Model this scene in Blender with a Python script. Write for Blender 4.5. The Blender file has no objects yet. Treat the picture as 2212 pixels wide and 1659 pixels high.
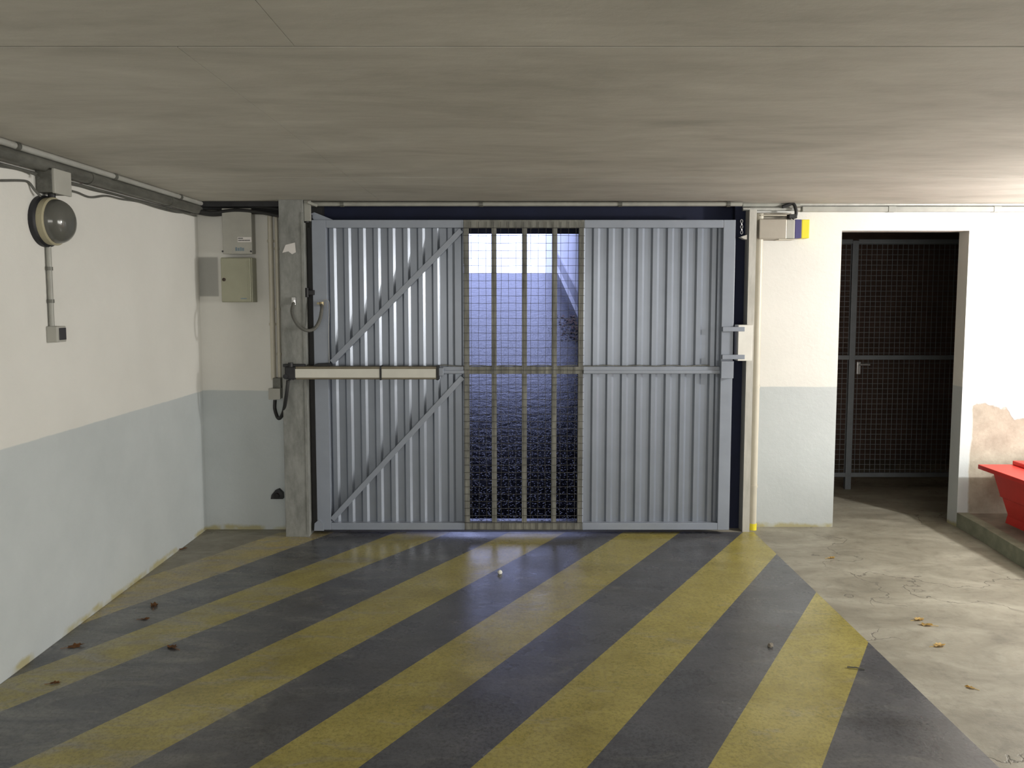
import bpy, bmesh, math, random
from mathutils import Vector, Matrix
random.seed(7)
S = bpy.context.scene
C = S.collection

# ------------------------------------------------------------------ camera, sky, lights, exposure
F = 1720.0; TH = math.radians(4.5); EYE = 1.559; CY = 784.0
cam_d = bpy.data.cameras.new('camera'); cam = bpy.data.objects.new('camera', cam_d); C.objects.link(cam)
cam.location = (0, 0, EYE); cam.rotation_euler = (math.pi/2 - TH, 0, 0)
cam_d.sensor_width = 36.0; cam_d.lens = F/2212*36.0; cam_d.shift_y = (CY-829.5)/2212
cam_d.clip_start = 0.02; cam_d.clip_end = 200
S.camera = cam

w = bpy.data.worlds.new('sky'); S.world = w; w.use_nodes = True
bg = w.node_tree.nodes['Background']; bg.inputs[0].default_value = (0.46, 0.53, 0.96, 1); bg.inputs[1].default_value = 3.6

S.view_settings.view_transform = 'Standard'; S.view_settings.look = 'None'
S.view_settings.gamma = 1.0; S.view_settings.use_curve_mapping = False
S.view_settings.exposure = 0.0

def point(name, loc, power, radius, color):
    l = bpy.data.lights.new(name, 'POINT'); l.energy = power; l.shadow_soft_size = radius; l.color = color
    o = bpy.data.objects.new(name, l); o.location = loc; C.objects.link(o); return o
def area(name, loc, power, sx, sy, color, rot=(0, 0, 0)):
    l = bpy.data.lights.new(name, 'AREA'); l.shape = 'RECTANGLE'; l.size = sx; l.size_y = sy; l.energy = power; l.color = color
    o = bpy.data.objects.new(name, l); o.location = loc; o.rotation_euler = rot; C.objects.link(o); return o
WARM = (1.0, 0.975, 0.925)
point('bulkhead_light', (3.9, 3.95, 1.80), 212, 0.06, (1.0, 0.98, 0.945))
area('rear_fill_panel', (1.0, -5.7, 1.25), 190, 6.0, 1.7, WARM, (math.pi/2, 0, 0))  # added fill panel behind the camera, evens out floor and ceiling
area('side_fill_panel', (6.8, 2.0, 1.3), 235, 4.0, 1.6, WARM, (math.pi/2, 0, math.pi/2))  # added fill panel out of view, brightens left wall and gate ribs

# ------------------------------------------------------------------ camera model used to look positions up on real planes
_c, _s = math.cos(TH), math.sin(TH)
def _ray(px, py):
    u = (px-1106)/F; v = (CY-py)/F
    return u, _c+v*_s, -_s+v*_c
def on_floor(px, py, z=0.0):
    r = _ray(px, py); t = (z-EYE)/r[2]; return r[0]*t, r[1]*t
def on_front(px, py, Y):
    r = _ray(px, py); t = Y/r[1]; return r[0]*t, r[2]*t+EYE
def on_side(px, py, X):
    r = _ray(px, py); t = X/r[0]; return r[1]*t, r[2]*t+EYE

# ------------------------------------------------------------------ materials
def nodes(name):
    m = bpy.data.materials.new(name); m.use_nodes = True
    return m, m.node_tree, m.node_tree.nodes, m.node_tree.links, m.node_tree.nodes['Principled BSDF']
def noise(nt, scale, detail=4, rough=.6, vec=None, dist=0.0):
    n = nt.nodes.new('ShaderNodeTexNoise'); n.inputs['Scale'].default_value = scale
    n.inputs['Detail'].default_value = detail; n.inputs['Roughness'].default_value = rough; n.inputs['Distortion'].default_value = dist
    if vec is not None: nt.links.new(vec, n.inputs['Vector'])
    return n.outputs['Fac']
def mapped(nt, scale=(1, 1, 1), rot=(0, 0, 0)):
    t = nt.nodes.new('ShaderNodeTexCoord'); mp = nt.nodes.new('ShaderNodeMapping')
    mp.inputs['Scale'].default_value = scale; mp.inputs['Rotation'].default_value = rot
    nt.links.new(t.outputs['Object'], mp.inputs[0]); return mp.outputs[0]
def ramp(nt, fac, stops):
    r = nt.nodes.new('ShaderNodeValToRGB'); e = r.color_ramp.elements
    while len(e) < len(stops): e.new(0.5)
    for k, (p, c) in enumerate(stops):
        e[k].position = p; e[k].color = (*c, 1) if len(c) == 3 else c
    nt.links.new(fac, r.inputs[0]); return r.outputs[0]
def mixc(nt, fac, a, b):
    n = nt.nodes.new('ShaderNodeMix'); n.data_type = 'RGBA'
    for v, i in ((fac, 0), (a, 6), (b, 7)):
        if isinstance(v, (int, float)): n.inputs[i].default_value = v
        elif isinstance(v, tuple): n.inputs[i].default_value = (*v, 1)
        else: nt.links.new(v, n.inputs[i])
    return n.outputs[2]
def math_(nt, op, a, b=0.0, clamp=False):
    n = nt.nodes.new('ShaderNodeMath'); n.operation = op; n.use_clamp = clamp
    for i, v in enumerate((a, b)):
        if isinstance(v, (int, float)): n.inputs[i].default_value = v
        else: nt.links.new(v, n.inputs[i])
    return n.outputs[0]
def bump(nt, bsdf, h, strength, dist=0.01):
    b = nt.nodes.new('ShaderNodeBump'); b.inputs['Strength'].default_value = strength; b.inputs['Distance'].default_value = dist
    nt.links.new(h, b.inputs['Height']); nt.links.new(b.outputs[0], bsdf.inputs['Normal'])
def xyz(nt):
    t = nt.nodes.new('ShaderNodeTexCoord'); s = nt.nodes.new('ShaderNodeSeparateXYZ')
    nt.links.new(t.outputs['Object'], s.inputs[0]); return s.outputs
def step(nt, v, edge, width):     # 0 below edge, 1 above
    m = nt.nodes.new('ShaderNodeMapRange'); nt.links.new(v, m.inputs[0])
    m.inputs[1].default_value = edge-width/2; m.inputs[2].default_value = edge+width/2
    return m.outputs[0]

def plain(name, col, rough=.6, metal=0.0, var=.15, scale=12, bmp=0.0, bscale=60):
    m, nt, N, L, B = nodes(name)
    v = mapped(nt); f = noise(nt, scale, 5, .6, v)
    a = tuple(x*(1-var) for x in col); b = tuple(min(1, x*(1+var)) for x in col)
    L.new(ramp(nt, f, [(.3, a), (.7, b)]), B.inputs['Base Color'])
    B.inputs['Roughness'].default_value = rough; B.inputs['Metallic'].default_value = metal
    if bmp: bump(nt, B, noise(nt, bscale, 3, .6, v), bmp, .004)
    return m

def concrete_ceiling():
    m, nt, N, L, B = nodes('board_marked_ceiling_concrete')
    v = mapped(nt, (.8, 2.0, 1)); v2 = mapped(nt, (1, 4, 1)); v3 = mapped(nt)
    base = ramp(nt, noise(nt, 1.6, 6, .62, v, .4), [(.30, (.40, .382, .335)), (.5, (.50, .478, .425)), (.72, (.59, .568, .51))])
    fine = ramp(nt, noise(nt, 6, 5, .7, v2), [(.3, (.93, .93, .93)), (.7, (1.03, 1.03, 1.03))])
    mm = nt.nodes.new('ShaderNodeMix'); mm.data_type = 'RGBA'; mm.blend_type = 'MULTIPLY'; mm.inputs[0].default_value = 1
    L.new(base, mm.inputs[6]); L.new(fine, mm.inputs[7]); L.new(mm.outputs[2], B.inputs['Base Color'])
    B.inputs['Roughness'].default_value = .75
    bump(nt, B, noise(nt, 40, 4, .6, v3), .15, .004); return m

def concrete_floor():
    m, nt, N, L, B = nodes('worn_concrete_floor')
    v = mapped(nt); v2 = mapped(nt, (1.2, 2.6, 1), (0, 0, .5))
    base = ramp(nt, noise(nt, 1.7, 7, .62, v2, .6), [(.32, (.17, .155, .12)), (.5, (.245, .228, .18)), (.68, (.33, .312, .255))])
    spots = ramp(nt, noise(nt, 14, 5, .7, v), [(.30, (.70, .70, .70)), (.5, (1, 1, 1))])
    mm = nt.nodes.new('ShaderNodeMix'); mm.data_type = 'RGBA'; mm.blend_type = 'MULTIPLY'; mm.inputs[0].default_value = .8
    L.new(base, mm.inputs[6]); L.new(spots, mm.inputs[7]); L.new(mm.outputs[2], B.inputs['Base Color'])
    B.inputs['Roughness'].default_value = .55
    cr = N.new('ShaderNodeTexVoronoi'); cr.feature = 'DISTANCE_TO_EDGE'; cr.inputs['Scale'].default_value = 1.3
    wv = N.new('ShaderNodeVectorMath'); wv.operation = 'ADD'; nz = N.new('ShaderNodeTexNoise'); nz.inputs['Scale'].default_value = 3; nz.inputs['Detail'].default_value = 8
    L.new(v, nz.inputs['Vector']); L.new(v, wv.inputs[0]); L.new(nz.outputs['Color'], wv.inputs[1]); L.new(wv.outputs[0], cr.inputs['Vector'])
    crack = step(nt, cr.outputs['Distance'], .006, .012)
    gate_ = step(nt, noise(nt, 1.1, 2, .5, v), .53, .04)
    crack = math_(nt, 'MAXIMUM', crack, math_(nt, 'SUBTRACT', 1, gate_))
    L.new(mixc(nt, crack, (.11, .10, .08), mm.outputs[2]), B.inputs['Base Color'])
    bump(nt, B, math_(nt, 'ADD', noise(nt, 9, 8, .7, v), crack), .35, .012); return m

def road_paint(name, lo, hi, bare, wear):
    # paint colour, rubbed through to the concrete in patches; more rubbed along the left wall
    m, nt, N, L, B = nodes(name)
    v = mapped(nt); v2 = mapped(nt, (1.0, 3.0, 1), (0, 0, .35))
    o = xyz(nt)
    paint = ramp(nt, noise(nt, 5, 6, .65, v), [(.3, lo), (.7, hi)])
    n1 = noise(nt, 2.6, 8, .72, v2, .8)
    side = math_(nt, 'MULTIPLY', math_(nt, 'SUBTRACT', -.35, o[0]), wear, True)      # -x direction
    side = math_(nt, 'MINIMUM', side, .16)
    mask = step(nt, math_(nt, 'ADD', n1, side), .66, .20)
    grit0 = ramp(nt, noise(nt, 60, 4, .85, v), [(.38, (.60, .60, .60)), (.54, (1.02, 1.02, 1.02))])
    grime = ramp(nt, noise(nt, 1.9, 7, .68, mapped(nt, (1.0, 1.6, 1), (0, 0, -.5)), .5), [(.34, (.70, .68, .64)), (.50, (.95, .95, .95)), (.66, (1.10, 1.10, 1.10))])
    gm = nt.nodes.new('ShaderNodeMix'); gm.data_type = 'RGBA'; gm.blend_type = 'MULTIPLY'; gm.inputs[0].default_value = 1
    L.new(grit0, gm.inputs[6]); L.new(grime, gm.inputs[7]); grit = gm.outputs[2]
    mm = nt.nodes.new('ShaderNodeMix'); mm.data_type = 'RGBA'; mm.blend_type = 'MULTIPLY'; mm.inputs[0].default_value = .8
    L.new(mixc(nt, mask, paint, bare), mm.inputs[6]); L.new(grit, mm.inputs[7]); L.new(mm.outputs[2], B.inputs['Base Color'])
    r = ramp(nt, noise(nt, 3, 4, .5, v), [(.35, (.20, .20, .20)), (.65, (.36, .36, .36))])
    L.new(r, B.inputs['Roughness'])
    bump(nt, B, noise(nt, 22, 7, .72, v), .22, .006); return m

def wall_paint(name, split, plaster=False, patches=()):
    m, nt, N, L, B = nodes(name)
    v = mapped(nt); o = xyz(nt); z = o[2]
    up = ramp(nt, noise(nt, 1.5, 4, .6, v), [(.3, (.62, .612, .575)), (.7, (.68, .672, .635))])
    lo = ramp(nt, noise(nt, 2.2, 6, .65, v), [(.3, (.43, .463, .47)), (.7, (.49, .523, .53))])
    zz = math_(nt, 'ADD', z, math_(nt, 'MULTIPLY', noise(nt, 5, 3, .6, v), .012))
    col = mixc(nt, step(nt, zz, split, .006), lo, up)
    for (x0, x1, z0, z1, c) in patches:      # repainted rectangles
        fac = math_(nt, 'MULTIPLY', math_(nt, 'MULTIPLY', step(nt, o[0], x0, .01), math_(nt, 'SUBTRACT', 1, step(nt, o[0], x1, .01))),
                    math_(nt, 'MULTIPLY', step(nt, z, z0, .01), math_(nt, 'SUBTRACT', 1, step(nt, z, z1, .01))))
        col = mixc(nt, fac, col, c)
    # small dirt marks and a scuffed, yellow-spattered foot
    d = step(nt, noise(nt, 7, 8, .8, v), .70, .06)
    col = mixc(nt, math_(nt, 'MULTIPLY', d, .55), col, (.20, .19, .17))
    foot = math_(nt, 'SUBTRACT', 1, step(nt, math_(nt, 'ADD', z, math_(nt, 'MULTIPLY', noise(nt, 6, 6, .7, v), -.07)), -.008, .02))
    col = mixc(nt, math_(nt, 'MULTIPLY', math_(nt, 'MULTIPLY', foot, .75), step(nt, noise(nt, 4, 3, .6, v), .50, .1)), col, (.34, .29, .10))
    h = noise(nt, 30, 6, .7, v)
    if plaster:
        n = noise(nt, 3.5, 5, .6, v)
        top = math_(nt, 'ADD', .84, math_(nt, 'MULTIPLY', math_(nt, 'SUBTRACT', n, .5), .22))
        dropx = math_(nt, 'MULTIPLY', step(nt, o[0], 3.40, .05), .10)
        top = math_(nt, 'SUBTRACT', top, dropx)
        below = step(nt, math_(nt, 'SUBTRACT', top, z), 0, .012)
        side = step(nt, math_(nt, 'ADD', o[0], math_(nt, 'MULTIPLY', n, .05)), 3.165, .012)
        msk = math_(nt, 'MULTIPLY', below, side)
        pl = ramp(nt, noise(nt, 6, 8, .7, v), [(.3, (.24, .215, .17)), (.55, (.34, .31, .25)), (.75, (.44, .41, .34))])
        col = mixc(nt, msk, col, pl)
        h = math_(nt, 'ADD', h, math_(nt, 'MULTIPLY', msk, math_(nt, 'SUBTRACT', math_(nt, 'MULTIPLY', noise(nt, 5, 8, .7, v), 2.5), 3.0)))
    L.new(col, B.inputs['Base Color']); B.inputs['Roughness'].default_value = .62
    bump(nt, B, h, .25, .006); return m

def ramp_asphalt():
    m, nt, N, L, B = nodes('wet_rough_asphalt')
    v = mapped(nt)
    L.new(ramp(nt, noise(nt, 25, 5, .7, v), [(.3, (.005, .006, .014)), (.7, (.014, .015, .028))]), B.inputs['Base Color'])
    B.inputs['Roughness'].default_value = .2; B.inputs['Specular IOR Level'].default_value = .09
    vo = N.new('ShaderNodeTexVoronoi'); vo.inputs['Scale'].default_value = 42; L.new(v, vo.inputs['Vector'])
    peb = math_(nt, 'MAXIMUM', math_(nt, 'SUBTRACT', .34, vo.outputs['Distance']), 0.0)
    h = math_(nt, 'ADD', math_(nt, 'MULTIPLY', noise(nt, 9, 4, .6, v), .35), math_(nt, 'MULTIPLY', peb, 1.1))
    bump(nt, B, h, .8, .02); return m

def grime_metal(name, a, b, rough=.6, metal=.2, sc=(8, 8, 1.5)):
    m, nt, N, L, B = nodes(name)
    v = mapped(nt, sc)
    L.new(ramp(nt, noise(nt, 3, 6, .7, v), [(.32, a), (.66, b)]), B.inputs['Base Color'])
    B.inputs['Roughness'].default_value = rough; B.inputs['Metallic'].default_value = metal
    bump(nt, B, noise(nt, 40, 3, .6, mapped(nt)), .1, .003); return m

M = {}
M['ceiling'] = concrete_ceiling()
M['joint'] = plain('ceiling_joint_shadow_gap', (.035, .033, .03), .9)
M['floor'] = concrete_floor()
M['yellow'] = road_paint('yellow_floor_paint', (.29, .245, .062), (.37, .32, .10), (.29, .27, .20), .10)
M['yellow_worn'] = road_paint('rubbed_yellow_floor_paint', (.36, .28, .08), (.42, .35, .13), (.30, .265, .195), .30)
M['dark'] = road_paint('charcoal_floor_paint', (.078, .080, .088), (.108, .109, .117), (.17, .17, .16), .10)
M['wall'] = wall_paint('two_tone_wall_paint', .957)
M['wall_front'] = wall_paint('two_tone_wall_paint_by_gate', .960, patches=[(-2.2, -1.955, 1.585, 1.845, (.36, .36, .34))])
M['wall_right'] = wall_paint('two_tone_wall_paint_by_doorway', .978, plaster=True)
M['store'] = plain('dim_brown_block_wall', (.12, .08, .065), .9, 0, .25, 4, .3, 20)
M['gate'] = plain('blue_grey_gloss_paint', (.24, .268, .32), .36, .0, .07, 5, .04, 30)
M['sheet'] = plain('blue_grey_sheet_paint', (.205, .23, .275), .31, .28, .06, 4, .03, 25)
M['galv'] = grime_metal('dirty_galvanised_steel', (.10, .10, .09), (.24, .24, .212), .6, .2)
M['wire'] = plain('rusty_dark_wire', (.05, .048, .04), .6, .3, .3, 30)
M['column'] = grime_metal('grey_painted_column_concrete', (.15, .155, .145), (.27, .275, .26), .75, 0, (5, 5, 2))
M['black'] = plain('black_rubber', (.012, .012, .013), .6, 0, .3)
M['blackmetal'] = plain('blackened_steel', (.03, .03, .033), .5, .5, .3)
M['navy'] = plain('shaded_navy_steel', (.008, .012, .036), .85, .1, .2, 5)  # shade of the recess above the gate is put into this navy
M['jamb'] = grime_metal('beige_grey_jamb_paint', (.36, .35, .31), (.50, .49, .45), .5, 0)
M['cream'] = plain('cream_enamel', (.58, .57, .51), .4, 0, .05, 8)
M['bronze'] = plain('bronze_anodised_aluminium', (.16, .14, .10), .45, .5, .15)
M['boxgrey'] = plain('light_grey_box_plastic', (.36, .355, .32), .5, 0, .08, 6)
M['boxgreen'] = plain('pale_green_grey_box_enamel', (.30, .30, .22), .38, .1, .07, 6)
M['pvc'] = plain('ivory_conduit_plastic', (.50, .47, .39), .4, 0, .08, 6)
M['pvcgrey'] = plain('grey_conduit_plastic', (.30, .30, .27), .45, 0, .15, 8)
M['pipe'] = grime_metal('dusty_grey_pipe', (.07, .07, .06), (.18, .18, .16), .5, .3, (3, 1, 3))
M['pipe_light'] = grime_metal('pale_dusty_pipe', (.36, .36, .33), (.52, .52, .49), .35, .3, (3, 1, 3))
M['flex'] = plain('dusty_rubber_hose', (.10, .10, .09), .6, 0, .2)
M['white'] = plain('white_enamel_plate', (.72, .71, .66), .45, 0, .05, 12)
M['red'] = plain('red_plastic', (.58, .035, .028), .38, 0, .08, 5)
M['glassy'] = plain('dusty_lamp_glass', (.10, .10, .09), .14, .1, .15, 6)
M['tan'] = plain('yellowed_lamp_rim', (.34, .31, .21), .5, 0, .12, 6)
M['steel'] = plain('worn_bright_steel', (.5, .5, .5), .35, .9, .2)
M['brass'] = plain('brass', (.33, .28, .17), .45, .8, .1)
M['stainless'] = plain('brushed_grey_box_metal', (.36, .33, .28), .42, .35, .08, 5)
M['bluecap'] = plain('dark_violet_blue_plastic', (.055, .05, .16), .4, 0, .05)
M['yellowcap'] = plain('lemon_yellow_plastic', (.72, .62, .03), .4, 0, .06)
M['asphalt'] = ramp_asphalt()
M['outwall'] = plain('white_rendered_ramp_wall', (.80, .80, .80), .8, 0, .05, 2)
M['outband'] = plain('grey_ramp_wall_plinth', (.45, .45, .47), .8, 0, .1, 2)
M['kerb'] = plain('greenish_kerb_concrete', (.22, .23, .17), .85, 0, .2, 12, .4, 30)
M['dirt'] = plain('dark_dusty_concrete', (.20, .175, .14), .85, 0, .3, 6, .4, 25)
M['leaf'] = plain('dry_brown_leaf', (.22, .10, .035), .7, 0, .3, 60)
M['leafy'] = plain('dry_yellow_leaf', (.60, .42, .14), .6, 0, .2, 60)
M['ink'] = plain('black_print', (.03, .03, .035), .6)
M['inkblue'] = plain('faded_blue_print', (.16, .22, .26), .6)
M['paper'] = plain('white_sticker_paper', (.62, .60, .58), .5, 0, .03)
M['green_knob'] = plain('brown_lock_disc', (.05, .035, .025), .5, .4)
M['store_steel'] = plain('grey_store_frame_paint', (.14, .155, .17), .5, .2, .1)

# ------------------------------------------------------------------ mesh helpers (all coordinates are world metres)
def box(bm, x0, x1, y0, y1, z0, z1, bev=0.0):
    if x0 > x1: x0, x1 = x1, x0
    if y0 > y1: y0, y1 = y1, y0
    if z0 > z1: z0, z1 = z1, z0
    r = bmesh.ops.create_cube(bm, size=1)
    for v in r['verts']:
        v.co = Vector(((x0+x1)/2+v.co.x*(x1-x0), (y0+y1)/2+v.co.y*(y1-y0), (z0+z1)/2+v.co.z*(z1-z0)))
    if bev:
        es = list({e for v in r['verts'] for e in v.link_edges})
        bmesh.ops.bevel(bm, geom=es, offset=bev, segments=2, profile=.6, affect='EDGES')
def prism(bm, pts, axis, a, b):
    """extrude a polygon: axis 'y' -> pts are (x,z); 'z' -> (x,y); 'x' -> (y,z)"""
    def mk(p, t):
        return {'y': (p[0], t, p[1]), 'z': (p[0], p[1], t), 'x': (t, p[0], p[1])}[axis]
    A = [bm.verts.new(mk(p, a)) for p in pts]; Bv = [bm.verts.new(mk(p, b)) for p in pts]
    n = len(pts); bm.faces.new(A); bm.faces.new(Bv[::-1])
    for i in range(n): bm.faces.new((A[i], Bv[i], Bv[(i+1) % n], A[(i+1) % n]))
def tube(bm, pts, r, seg=10, cap=True):
    pts = [Vector(p) for p in pts]; rings = []; up = None
    for i, p in enumerate(pts):
        d = (pts[min(i+1, len(pts)-1)]-pts[max(i-1, 0)]).normalized()
        if up is None:
            up = d.orthogonal().normalized()
        up = (up-d*up.dot(d)).normalized(); s = d.cross(up)
        rr = r[i] if isinstance(r, (list, tuple)) else r
        rings.append([bm.verts.new(p+(up*math.cos(k*2*math.pi/seg)+s*math.sin(k*2*math.pi/seg))*rr) for k in range(seg)])
    for a, b in zip(rings, rings[1:]):
        for k in range(seg): bm.faces.new((a[k], a[(k+1) % seg], b[(k+1) % seg], b[k]))
    if cap: bm.faces.new(rings[0][::-1]); bm.faces.new(rings[-1])
def lathe(bm, prof, origin, axis, seg=32):
    """prof: (distance along axis, radius)"""
    o = Vector(origin); ax = Vector(axis).normalized(); u = ax.orthogonal().normalized(); v = ax.cross(u); rings = []
    for t, r in prof:
        if r < 1e-5: rings.append([bm.verts.new(o+ax*t)])
        else: rings.append([bm.verts.new(o+ax*t+(u*math.cos(k*2*math.pi/seg)+v*math.sin(k*2*math.pi/seg))*r) for k in range(seg)])
    for a, b in zip(rings, rings[1:]):
        for k in range(seg):
            k2 = (k+1) % seg
            if len(a) == 1: bm.faces.new((a[0], b[k], b[k2]))
            elif len(b) == 1: bm.faces.new((a[k], a[k2], b[0]))
            else: bm.faces.new((a[k], a[k2], b[k2], b[k]))
    if len(rings[0]) > 1: bm.faces.new(rings[0][::-1])
    if len(rings[-1]) > 1: bm.faces.new(rings[-1])
def curve_pts(ctrl, n=8):
    P = [Vector(p) for p in ctrl]; P = [P[0]*2-P[1]]+P+[P[-1]*2-P[-2]]; out = []
    for i in range(1, len(P)-2):
        for k in range(n):
            t = k/n; a, b, c, d = P[i-1:i+3]
            out.append(.5*((2*b)+(c-a)*t+(2*a-5*b+4*c-d)*t*t+(3*b-a-3*c+d)*t**3))
    out.append(P[-2]); return out
def torus(bm, cen, R, r, ax1, ax2, stretch=1.0, seg=16):
    cen, ax1, ax2 = Vector(cen), Vector(ax1), Vector(ax2)
    ring = [cen+ax1*R*math.cos(k*2*math.pi/seg)+ax2*R*stretch*math.sin(k*2*math.pi/seg) for k in range(seg)]
    n = ax1.cross(ax2).normalized(); loops = []
    for p in ring:
        o = (p-cen).normalized()
        loops.append([bm.verts.new(p+(o*math.cos(j*math.pi/3)+n*math.sin(j*math.pi/3))*r) for j in range(6)])
    for i in range(seg):
        a, b = loops[i], loops[(i+1) % seg]
        for j in range(6): bm.faces.new((a[j], a[(j+1) % 6], b[(j+1) % 6], b[j]))

def obj(name, build, mat, parent=None, smooth=False, origin=None, label=None, kind=None):
    """build: bmesh or function(bm); coordinates in world space"""
    bm = build if isinstance(build, bmesh.types.BMesh) else bmesh.new()
    if bm is not build: build(bm)
    bmesh.ops.recalc_face_normals(bm, faces=bm.faces)
    off = Vector(origin) if origin is not None else Vector((0, 0, 0))
    base = Vector((0, 0, 0)); p = parent
    while p is not None: base += p.location; p = p.parent
    bmesh.ops.translate(bm, vec=-(off if parent is None else base), verts=bm.verts)
    me = bpy.data.meshes.new(name); bm.to_mesh(me); bm.free()
    if smooth:
        me.polygons.foreach_set('use_smooth', [True]*len(me.polygons)); me.set_sharp_from_angle(angle=math.radians(35))
    me.materials.append(mat)
    o = bpy.data.objects.new(name, me); C.objects.link(o)
    if parent is None: o.location = off
    else: o.parent = parent
    if label: o['label'] = label
    if kind: o['kind'] = kind
    return o
def struct(name, build, mat, parent=None, label=None):
    o = obj(name, build, mat, parent, label=label)
    if parent is None: o['kind'] = 'structure'
    return o
def thing(name, label, cat, loc, group=None):
    o = bpy.data.objects.new(name, None); o.empty_display_size = .05; C.objects.link(o); o.location = loc
    o['label'] = label; o['category'] = cat
    if group: o['group'] = group
    return o
def tag(o, label, cat, group=None):
    o['label'] = label; o['category'] = cat
    if group: o['group'] = group
    return o
B = lambda *a, **k: (lambda bm: box(bm, *a, **k))

# ------------------------------------------------------------------ the setting
XL = -2.083; YF = 5.33; YR = 5.39; H = 2.2; XR = 7.0; YB = -6.0
floor = struct('floor', B(XL-.3, XR+.2, YB-.2, 5.50, -.2, 0), M['floor'])
def fl2(bm): box(bm, 1.62, 4.6, 5.50, 7.9, -.2, 0)
struct('floor_store', fl2, M['floor'])

# hazard stripes painted on the floor: 2 mm of paint, cut from straight lines across the bay
edges_px = [((195,1342),(687,1163)), ((33,1462),(841,1156)), ((0,1539),(953,1158)), ((22,1659),(1083,1158)), ((282,1659),(1224,1149)),
            ((540,1659),(1351,1147)), ((775,1659),(1476,1145)), ((1018,1659),(1605,1150)), ((1268,1659),(1675,1200)), ((1530,1659),(1760,1285)), ((1775,1659),(1875,1390))]
EL = []
for a, b in edges_px:
    (xa, ya), (xb, yb) = on_floor(*a), on_floor(*b); k = (xb-xa)/(yb-ya); EL.append((xa-k*ya, k))
EL = [(EL[0][0]-.36, EL[0][1])] + EL + [(EL[-1][0]+.65+.38*i, .61) for i in range(6)]
XS0, XS1, YS0, YS1 = XL+.004, 1.628, .6, 5.262
def clip(poly, f):
    out = []
    for i in range(len(poly)):
        p, q = poly[i], poly[(i+1) % len(poly)]; fp, fq = f(p), f(q)
        if fp >= 0: out.append(p)
        if (fp >= 0) != (fq >= 0):
            t = fp/(fp-fq); out.append((p[0]+(q[0]-p[0])*t, p[1]+(q[1]-p[1])*t))
    return out
for i in range(len(EL)-1):
    (a0, k0), (a1, k1) = EL[i], EL[i+1]
    poly = [(a0+k0*.0, 0), (a1+k1*.0, 0), (a1+k1*6, 6), (a0+k0*6, 6)]
    for f in (lambda p: p[0]-XS0, lambda p: XS1-p[0], lambda p: p[1]-YS0, lambda p: YS1-p[1]):
        poly = clip(poly, f)
        if len(poly) < 3: break
    if len(poly) < 3: continue
    yel = i % 2 == 0
    def sb(bm, poly=poly): prism(bm, poly, 'z', 0.0, .002)
    st = struct('yellow_stripe' if yel else 'charcoal_stripe', sb, M['yellow_worn'] if i == 0 else M['yellow' if yel else 'dark'], floor)
    if i == 0: st['label'] = 'yellow stripe rubbed almost bare, nearest the left corner'

# walls
struct('wall_left', B(XL-.25, XL, YB-.2, 7.0, -.02, H+.02), M['wall'])
struct('wall_back', B(XL, XR, YB-.2, YB, -.02, H+.02), M['wall'])
struct('wall_right', B(XR, XR+.2, YB-.2, 5.6, -.02, H+.02), M['wall'])
struct('wall_front_left', B(XL, -1.34, YF, YF+.27, -.02, H+.02), M['wall_front'])
DX0, DX1, DZ = 2.212, 3.066, 2.024
def wfr(bm):
    box(bm, 1.60, DX0, YR, YR+.12, -.02, H+.02)
    box(bm, DX0, DX1, YR, YR+.12, DZ, H+.02)
    box(bm, DX1, XR, YR, YR+.12, -.02, H+.02)
struct('wall_front_right', wfr, M['wall_right'])
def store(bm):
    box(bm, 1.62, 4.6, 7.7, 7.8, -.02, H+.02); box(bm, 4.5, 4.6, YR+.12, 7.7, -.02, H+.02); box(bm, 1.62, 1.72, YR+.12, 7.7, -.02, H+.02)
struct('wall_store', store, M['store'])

# ceiling: cast bays with open joints between them
ceiling = struct('ceiling', B(XL-.3, XR+.2, YB-.2, 7.9, H+.03, H+.25), M['joint'])
rows = [(-5.99, -4.35), (-4.35, -2.2), (-2.2, -.05), (-.05, 2.076), (2.076, 4.227), (4.227, 5.60)]
for j, (y0, y1) in enumerate(rows):
    xs = [XL-.28, -2.083, -.55 if j < 4 else -.85, 7.1]
    g = .005
    for x0, x1 in ((XL-.28, xs[2]), (xs[2], 7.1)):
        struct('ceiling_slab', B(x0+.0008, x1-.0008, y0+g, y1-g, H, H+.03), M['ceiling'], ceiling)
struct('ceiling_slab', B(1.6, 4.6, 5.604, 7.85, H, H+.03), M['ceiling'], ceiling)

# column left of the gate, its grey paint chipped to a pale patch
cx0, cx1 = -1.493, -1.338
col = struct('trim_1', B(cx0, cx1, 5.15, YF, 0, H, bev=.004), M['column'])
def patchy(bm):
    pts = [on_front(*p, 5.15) for p in ((610, 546), (617, 529), (637, 524), (639, 545), (631, 549), (623, 543))]
    prism(bm, pts, 'y', 5.1485, 5.152)
obj('paint_chip', patchy, M['paper'], col)
def crn(bm):
    box(bm, cx1-.012, cx1+.003, 5.146, 5.155, .02, H-.08)
obj('corner_bead', crn, M['column'], col)

# steel lintel and jambs that frame the opening
struct('trim_2', B(-1.338, 1.60, 5.42, 5.50, 2.012, H), M['navy'])
struct('trim_3', B(cx1, -1.262, 5.36, 5.42, 0, H), M['black'])            # left rebate behind the hinge, its shade put into the black
jx0, jx1 = 1.555, 1.602
struct('trim_4', B(jx0, jx1, 5.27, 5.40, 0, 2.15), M['jamb'])
struct('trim_5', B(1.485, jx0, 5.36, 5.42, 0, H), M['navy'])

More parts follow.
